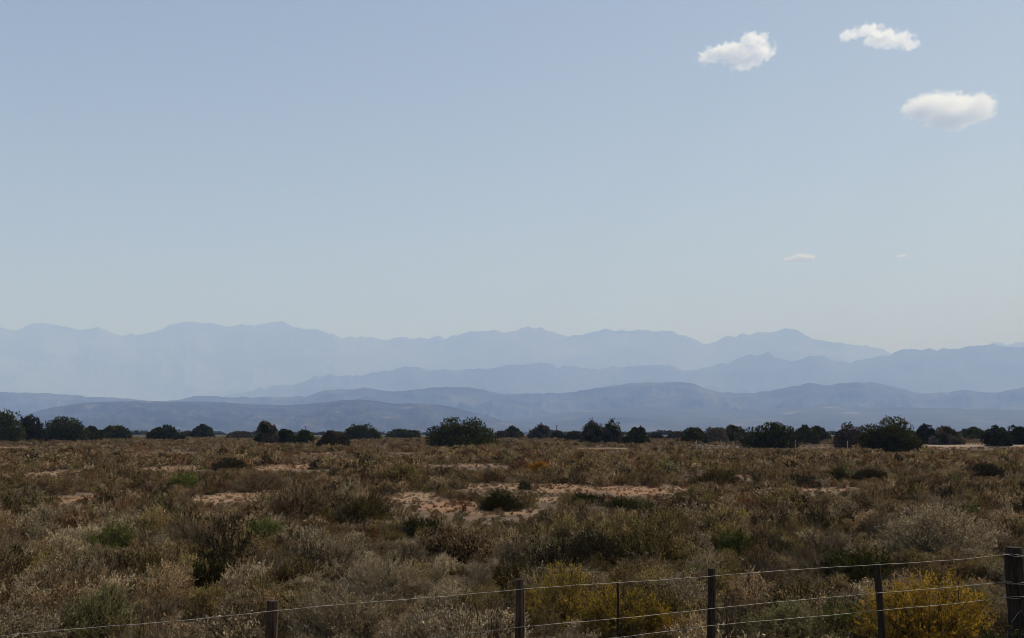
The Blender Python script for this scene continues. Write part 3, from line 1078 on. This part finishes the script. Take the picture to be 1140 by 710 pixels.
POSTS = [  # px, top row, radius, material, lean
    (-38, 690, .040, 'post_mid', 0.0), (304, 668, .042, 'post_mid', .01), (578.5, 644, .036, 'post_mid', .0),
    (792, 632, .034, 'post_dark', .004), (977, 626, .034, 'post_dark', -.006), (1129, 608.5, .088, 'post_dark', .0)]
for px, top, r, mk, lean in POSTS:
    x_, y_ = fence_at(px)
    h = height_at(px, top)
    g = float(ground_h(x_, y_)) - .3
    n_ = 14
    zs = np.linspace(g, h, n_)
    path = [(x_ + lean * (z - h) * 4 + .004 * math.sin(z * 7 + px), y_ + .004 * math.cos(z * 5), z) for z in zs]
    rad = np.full(n_, r) * (1 + .05 * np.sin(zs * 9 + px)) 
    rad[-1] *= .88
    v, f = tube([loc(p) for p in path], rad, 12 if r > .05 else 9, wob=.10)
    o = put('post', mesh_np('post', v, f, 4, [M[mk]], smooth=False), fence)
    if r > .05:
        o['label'] = 'thick end post'

WIRES = [
    [(-260, 736), (-38, 710), (304, 679), (440, 666), (578, 655), (792, 639.5), (976, 627), (1070, 621), (1122, 616)],
    [(-260, 780), (-38, 757), (304, 723), (500, 706), (578, 697), (792, 676), (976, 658), (1060, 652), (1122, 646.5)],
    [(-260, 800), (-38, 778), (304, 745), (578, 717), (700, 706), (792, 695), (976, 677.5), (1060, 671), (1122, 663)],
    [(-260, 850), (-38, 828), (304, 795), (578, 765), (792, 742), (976, 722), (1122, 703)],
]
rows = []
for wi, wp in enumerate(WIRES):
    pp = []
    wpx = np.array([a for a, b in wp], float)
    wpy = np.array([b for a, b in wp], float)
    for px in np.linspace(wpx[0], wpx[-1], 90):
        py = np.interp(px, wpx, wpy)
        x_, y_ = fence_at(px)
        z = height_at(px, py) + .004 * math.sin(px * .023 + wi) + .0012 * math.sin(px * .11 + wi * 2)
        pp.append(loc((x_ + 0, y_ - .045, z)))
    v, f = tube(pp, .0025, 6)
    put('wire', mesh_np('wire', v, f, 4, [M['wire'] if wi < 3 else M['rustwire']], smooth=True), fence)
    rows.append(pp)
# thin dropper sticks that hang in the wires
for px, t0, t1 in ((687, 646, 760), (1064.5, 646, 668)):
    x_, y_ = fence_at(px)
    za, zb = height_at(px, t0), height_at(px, min(t1, 860))
    r = .009 if px != 1064.5 else .004
    v, f = tube([loc((x_ + .004 * math.sin(i), y_ - .03, za + (zb - za) * i / 6)) for i in range(7)], r, 6, wob=.2)
    put('dropper', mesh_np('dropper', v, f, 4, [M['post_dark']]), fence)
# binding wire twisted round the thick post
x_, y_ = fence_at(1129)
for z0_, ph in ((height_at(1129, 663), 0), (height_at(1129, 647), 1.0), (height_at(1129, 616.5), 2.0)):
    coil = [loc((x_ + .097 * math.cos(a + ph), y_ + .097 * math.sin(a + ph), z0_ + .012 * math.sin(a * 1.7))) for a in np.linspace(0, 11, 60)]
    v, f = tube(coil, .0032, 5)
    put('binding_wire', mesh_np('binding_wire', v, f, 4, [M['wire']], smooth=True), fence)
tail = [loc((x_ - .10, y_ - .10, height_at(1129, 690))), loc((x_ - .04, y_ - .11, height_at(1129, 680))), loc((x_ - .01, y_ - .12, height_at(1129, 676))),
        loc((x_ + .03, y_ - .11, height_at(1129, 686))), loc((x_ + .06, y_ - .11, height_at(1129, 674))), loc((x_ + .09, y_ - .10, height_at(1129, 664)))]
v, f = tube(tail, .003, 5)
put('binding_wire', mesh_np('binding_wire', v, f, 4, [M['wire']], smooth=True), fence)

# ------------------------------------------------------------------ far fence of short pale posts
FP = [(774, 489, 493.5), (801, 489.5, 494), (815, 490, 494), (844.5, 489, 497), (860, 489.5, 497), (875.5, 489, 497.5), (883.5, 489, 498), (941, 490, 498.5)]
bx, by = on_ground(860, 498)
far_f = thing('wire_fence', (bx, by, float(ground_h(bx, by))), 'row of short pale fence posts in front of the broad flat tree', 'fence')
tops = []
for px, t, b_ in FP:
    y_ = by - (px - 860) * .045
    x_ = (px - 570) / F * y_
    h = CAMZ + (HOR - t) / F * y_ 
    g = float(ground_h(x_, y_))
    v, f = tube([(x_ - bx, y_ - by, z - float(ground_h(bx, by))) for z in np.linspace(g - .2, h, 5)], .07, 7, wob=.12)
    put('post', mesh_np('post', v, f, 4, [M['post_pale']]), far_f)
    tops.append((x_ - bx, y_ - by, h - .12 - float(ground_h(bx, by))))
for dz in (0, .35):
    v, f = tube([(a, b2, c - dz) for a, b2, c in tops], .004, 4)
    put('wire', mesh_np('wire', v, f, 4, [M['wire']]), far_f)

# ------------------------------------------------------------------ two far poles
for px, top, dist, label in ((619.5, 472.5, 420, 'thin dark utility pole behind the low tree right of centre'),
                             (341, 473.5, 460, 'thin dark utility pole behind the two low dark trees')):
    x_ = (px - 570) / F * dist
    g = float(ground_h(x_, dist))
    h = CAMZ + (HOR - top) / F * dist - g
    root = thing('utility_pole', (x_, dist, g), label, 'pole', 'far utility poles')
    v, f = tube([(0, 0, z) for z in np.linspace(-.3, h, 6)], np.linspace(.16, .11, 6), 8)
    put('pole', mesh_np('pole', v, f, 4, [M['post_dark']], smooth=True), root)
    v, f = tube([(-.7, 0, h - .35), (.7, 0, h - .35)], .07, 6)
    put('crossarm', mesh_np('crossarm', v, f, 4, [M['post_dark']]), root)

# ------------------------------------------------------------------ clouds


def cloud(px, py, w, hgt, label, seed, thr, soft, dens, freq, lobes, alt=3250.0):
    d = ray(px, py)
    t = (alt - CAMZ) / d[2]
    c = d * t
    c[2] += CAMZ
    s = np.linalg.norm(d) * t
    rx, rz = w / 2 / F * t * 1.0, hgt / 2 / F * t * 1.05
    ry = rx * .8
    # closed rounded hull
    nu, nv = 28, 16
    V = []
    for j in range(nv + 1):
        th = math.pi * j / nv
        for i in range(nu):
            ph = 2 * math.pi * i / nu
            V.append((math.sin(th) * math.cos(ph), math.sin(th) * math.sin(ph), math.cos(th)))
    V = np.array(V)
    V = V * np.array([rx, ry, rz]) * 1.45
    Fq = [(j * nu + i, (j + 1) * nu + i, (j + 1) * nu + (i + 1) % nu, j * nu + (i + 1) % nu) for j in range(nv) for i in range(nu)]
    m = bpy.data.materials.new('cloud_vapour')
    m.use_nodes = True
    n, l = m.node_tree.nodes, m.node_tree.links
    n.remove(n['Principled BSDF'])
    pv = n.new('ShaderNodeVolumePrincipled')
    pv.inputs['Color'].default_value = (.99, .99, .99, 1)
    pv.inputs['Anisotropy'].default_value = .55
    tc = n.new('ShaderNodeTexCoord')
    sx = n.new('ShaderNodeSeparateXYZ'); l.new(tc.outputs['Object'], sx.inputs[0])

    def mth(op, a, b=None, c=None):
        k = n.new('ShaderNodeMath'); k.operation = op
        for i, q in enumerate((a, b, c)):
            if q is None:
                continue
            if isinstance(q, (int, float)):
                k.inputs[i].default_value = q
            else:
                l.new(q, k.inputs[i])
        return k.outputs[0]
    r = None
    for (lx, lz, lr, lq) in lobes:
        ly = .25 * math.sin(lx * 9 + seed)
        X_ = mth('MULTIPLY_ADD', sx.outputs['X'], float(1 / (rx * lr)), -lx / lr)
        Y_ = mth('MULTIPLY_ADD', sx.outputs['Y'], float(1 / (ry * (lr + .2))), -ly / (lr + .2))
        Z_ = mth('MULTIPLY_ADD', sx.outputs['Z'], float(1 / (rz * lq)), -lz / lq)
        q = mth('SQRT', mth('ADD', mth('ADD', mth('MULTIPLY', X_, X_), mth('MULTIPLY', Y_, Y_)), mth('MULTIPLY', Z_, Z_)))
        if r is None:
            r = q
        else:
            k = n.new('ShaderNodeMath'); k.operation = 'SMOOTH_MIN'
            l.new(r, k.inputs[0]); l.new(q, k.inputs[1]); k.inputs[2].default_value = .35
            r = k.outputs[0]
    nz = n.new('ShaderNodeTexNoise'); nz.inputs['Scale'].default_value = freq / rx; nz.inputs['Detail'].default_value = 8
    nz.inputs['Roughness'].default_value = .6
    mp = n.new('ShaderNodeMapping'); mp.inputs['Location'].default_value = (seed * 137., seed * 71., 0)
    l.new(tc.outputs['Object'], mp.inputs[0]); l.new(mp.outputs[0], nz.inputs[0])
    # density = smooth( noise*a - r + b )
    val = mth('SUBTRACT', mth('MULTIPLY_ADD', nz.outputs[0], thr, 1.0 - thr * .5), r)
    mr = n.new('ShaderNodeMapRange'); mr.interpolation_type = 'SMOOTHSTEP'
    mr.inputs[1].default_value = 0.0; mr.inputs[2].default_value = soft
    mr.inputs[3].default_value = 0; mr.inputs[4].default_value = dens
    l.new(val, mr.inputs[0])
    l.new(mr.outputs[0], pv.inputs['Density'])
    l.new(pv.outputs[0], n['Material Output'].inputs['Volume'])
    m.cycles.volume_step_rate = .12
    o = put('cloud', mesh_np('cloud', V, Fq, 4, [m], smooth=True), label=label, category='cloud', group='small white clouds in the sky')
    o.location = c
    return o


cloud(820, 58, 84, 38, 'ragged white cloud highest up on the left of the three', 1, 3.4, .55, .022, 6.0,
      [(-.80, -.30, .30, .22), (-.42, -.10, .40, .38), (.02, .08, .46, .58), (.42, .48, .36, .44), (.60, .0, .38, .52), (.18, -.42, .48, .42)])
cloud(980, 43, 84, 28, 'thin ragged white cloud at the top right', 2, 3.4, .55, .020, 6.0,
      [(-.80, .38, .24, .30), (-.42, .40, .36, .38), (.05, .18, .42, .62), (.48, -.12, .36, .44), (.82, -.52, .22, .26)])
cloud(1053, 124, 98, 45, 'fullest white oval cloud below the other large two', 5, 2.0, .36, .011, 7.5,
      [(-.66, .0, .40, .52), (-.25, .28, .48, .66), (.25, .22, .52, .74), (.66, .05, .38, .66), (.1, -.38, .62, .52)])
cloud(891, 288, 36, 12, 'small flat wisp of cloud low above the mountains', 4, 3.0, .5, .035, 4.5,
      [(-.6, -.3, .42, .42), (0, .0, .5, .7), (.55, .1, .42, .6)])
cloud(1003, 286, 13, 6, 'faintest tiny wisp of cloud right of the small flat one', 7, 1.8, .6, .035, 2.6, [(-.3, 0, .6, .6), (.4, .3, .5, .6)])

# ------------------------------------------------------------------ haze
bz0, bz1 = -30.0, 2990.0
x0_, x1_, y0_, y1_ = -48000., 48000., -3000., 42000.
V = np.array([(x, y, z) for z in (bz0, bz1) for y in (y0_, y1_) for x in (x0_, x1_)])
Fq = np.array([(0, 2, 3, 1), (4, 5, 7, 6), (0, 1, 5, 4), (2, 6, 7, 3), (0, 4, 6, 2), (1, 3, 7, 5)])
hm = bpy.data.materials.new('haze_air')
hm.use_nodes = True
hn = hm.node_tree.nodes
hn.remove(hn['Principled BSDF'])
pv = hn.new('ShaderNodeVolumePrincipled')
pv.inputs['Color'].default_value = (.36, .53, 1.0, 1)
pv.inputs['Absorption Color'].default_value = (.75, .775, 1, 1)
pv.inputs['Density'].default_value = 1.12e-4
pv.inputs['Anisotropy'].default_value = .0
hm.node_tree.links.new(pv.outputs[0], hn['Material Output'].inputs['Volume'])
put('haze', mesh_np('haze', V, Fq, 4, [hm]), kind='stuff')
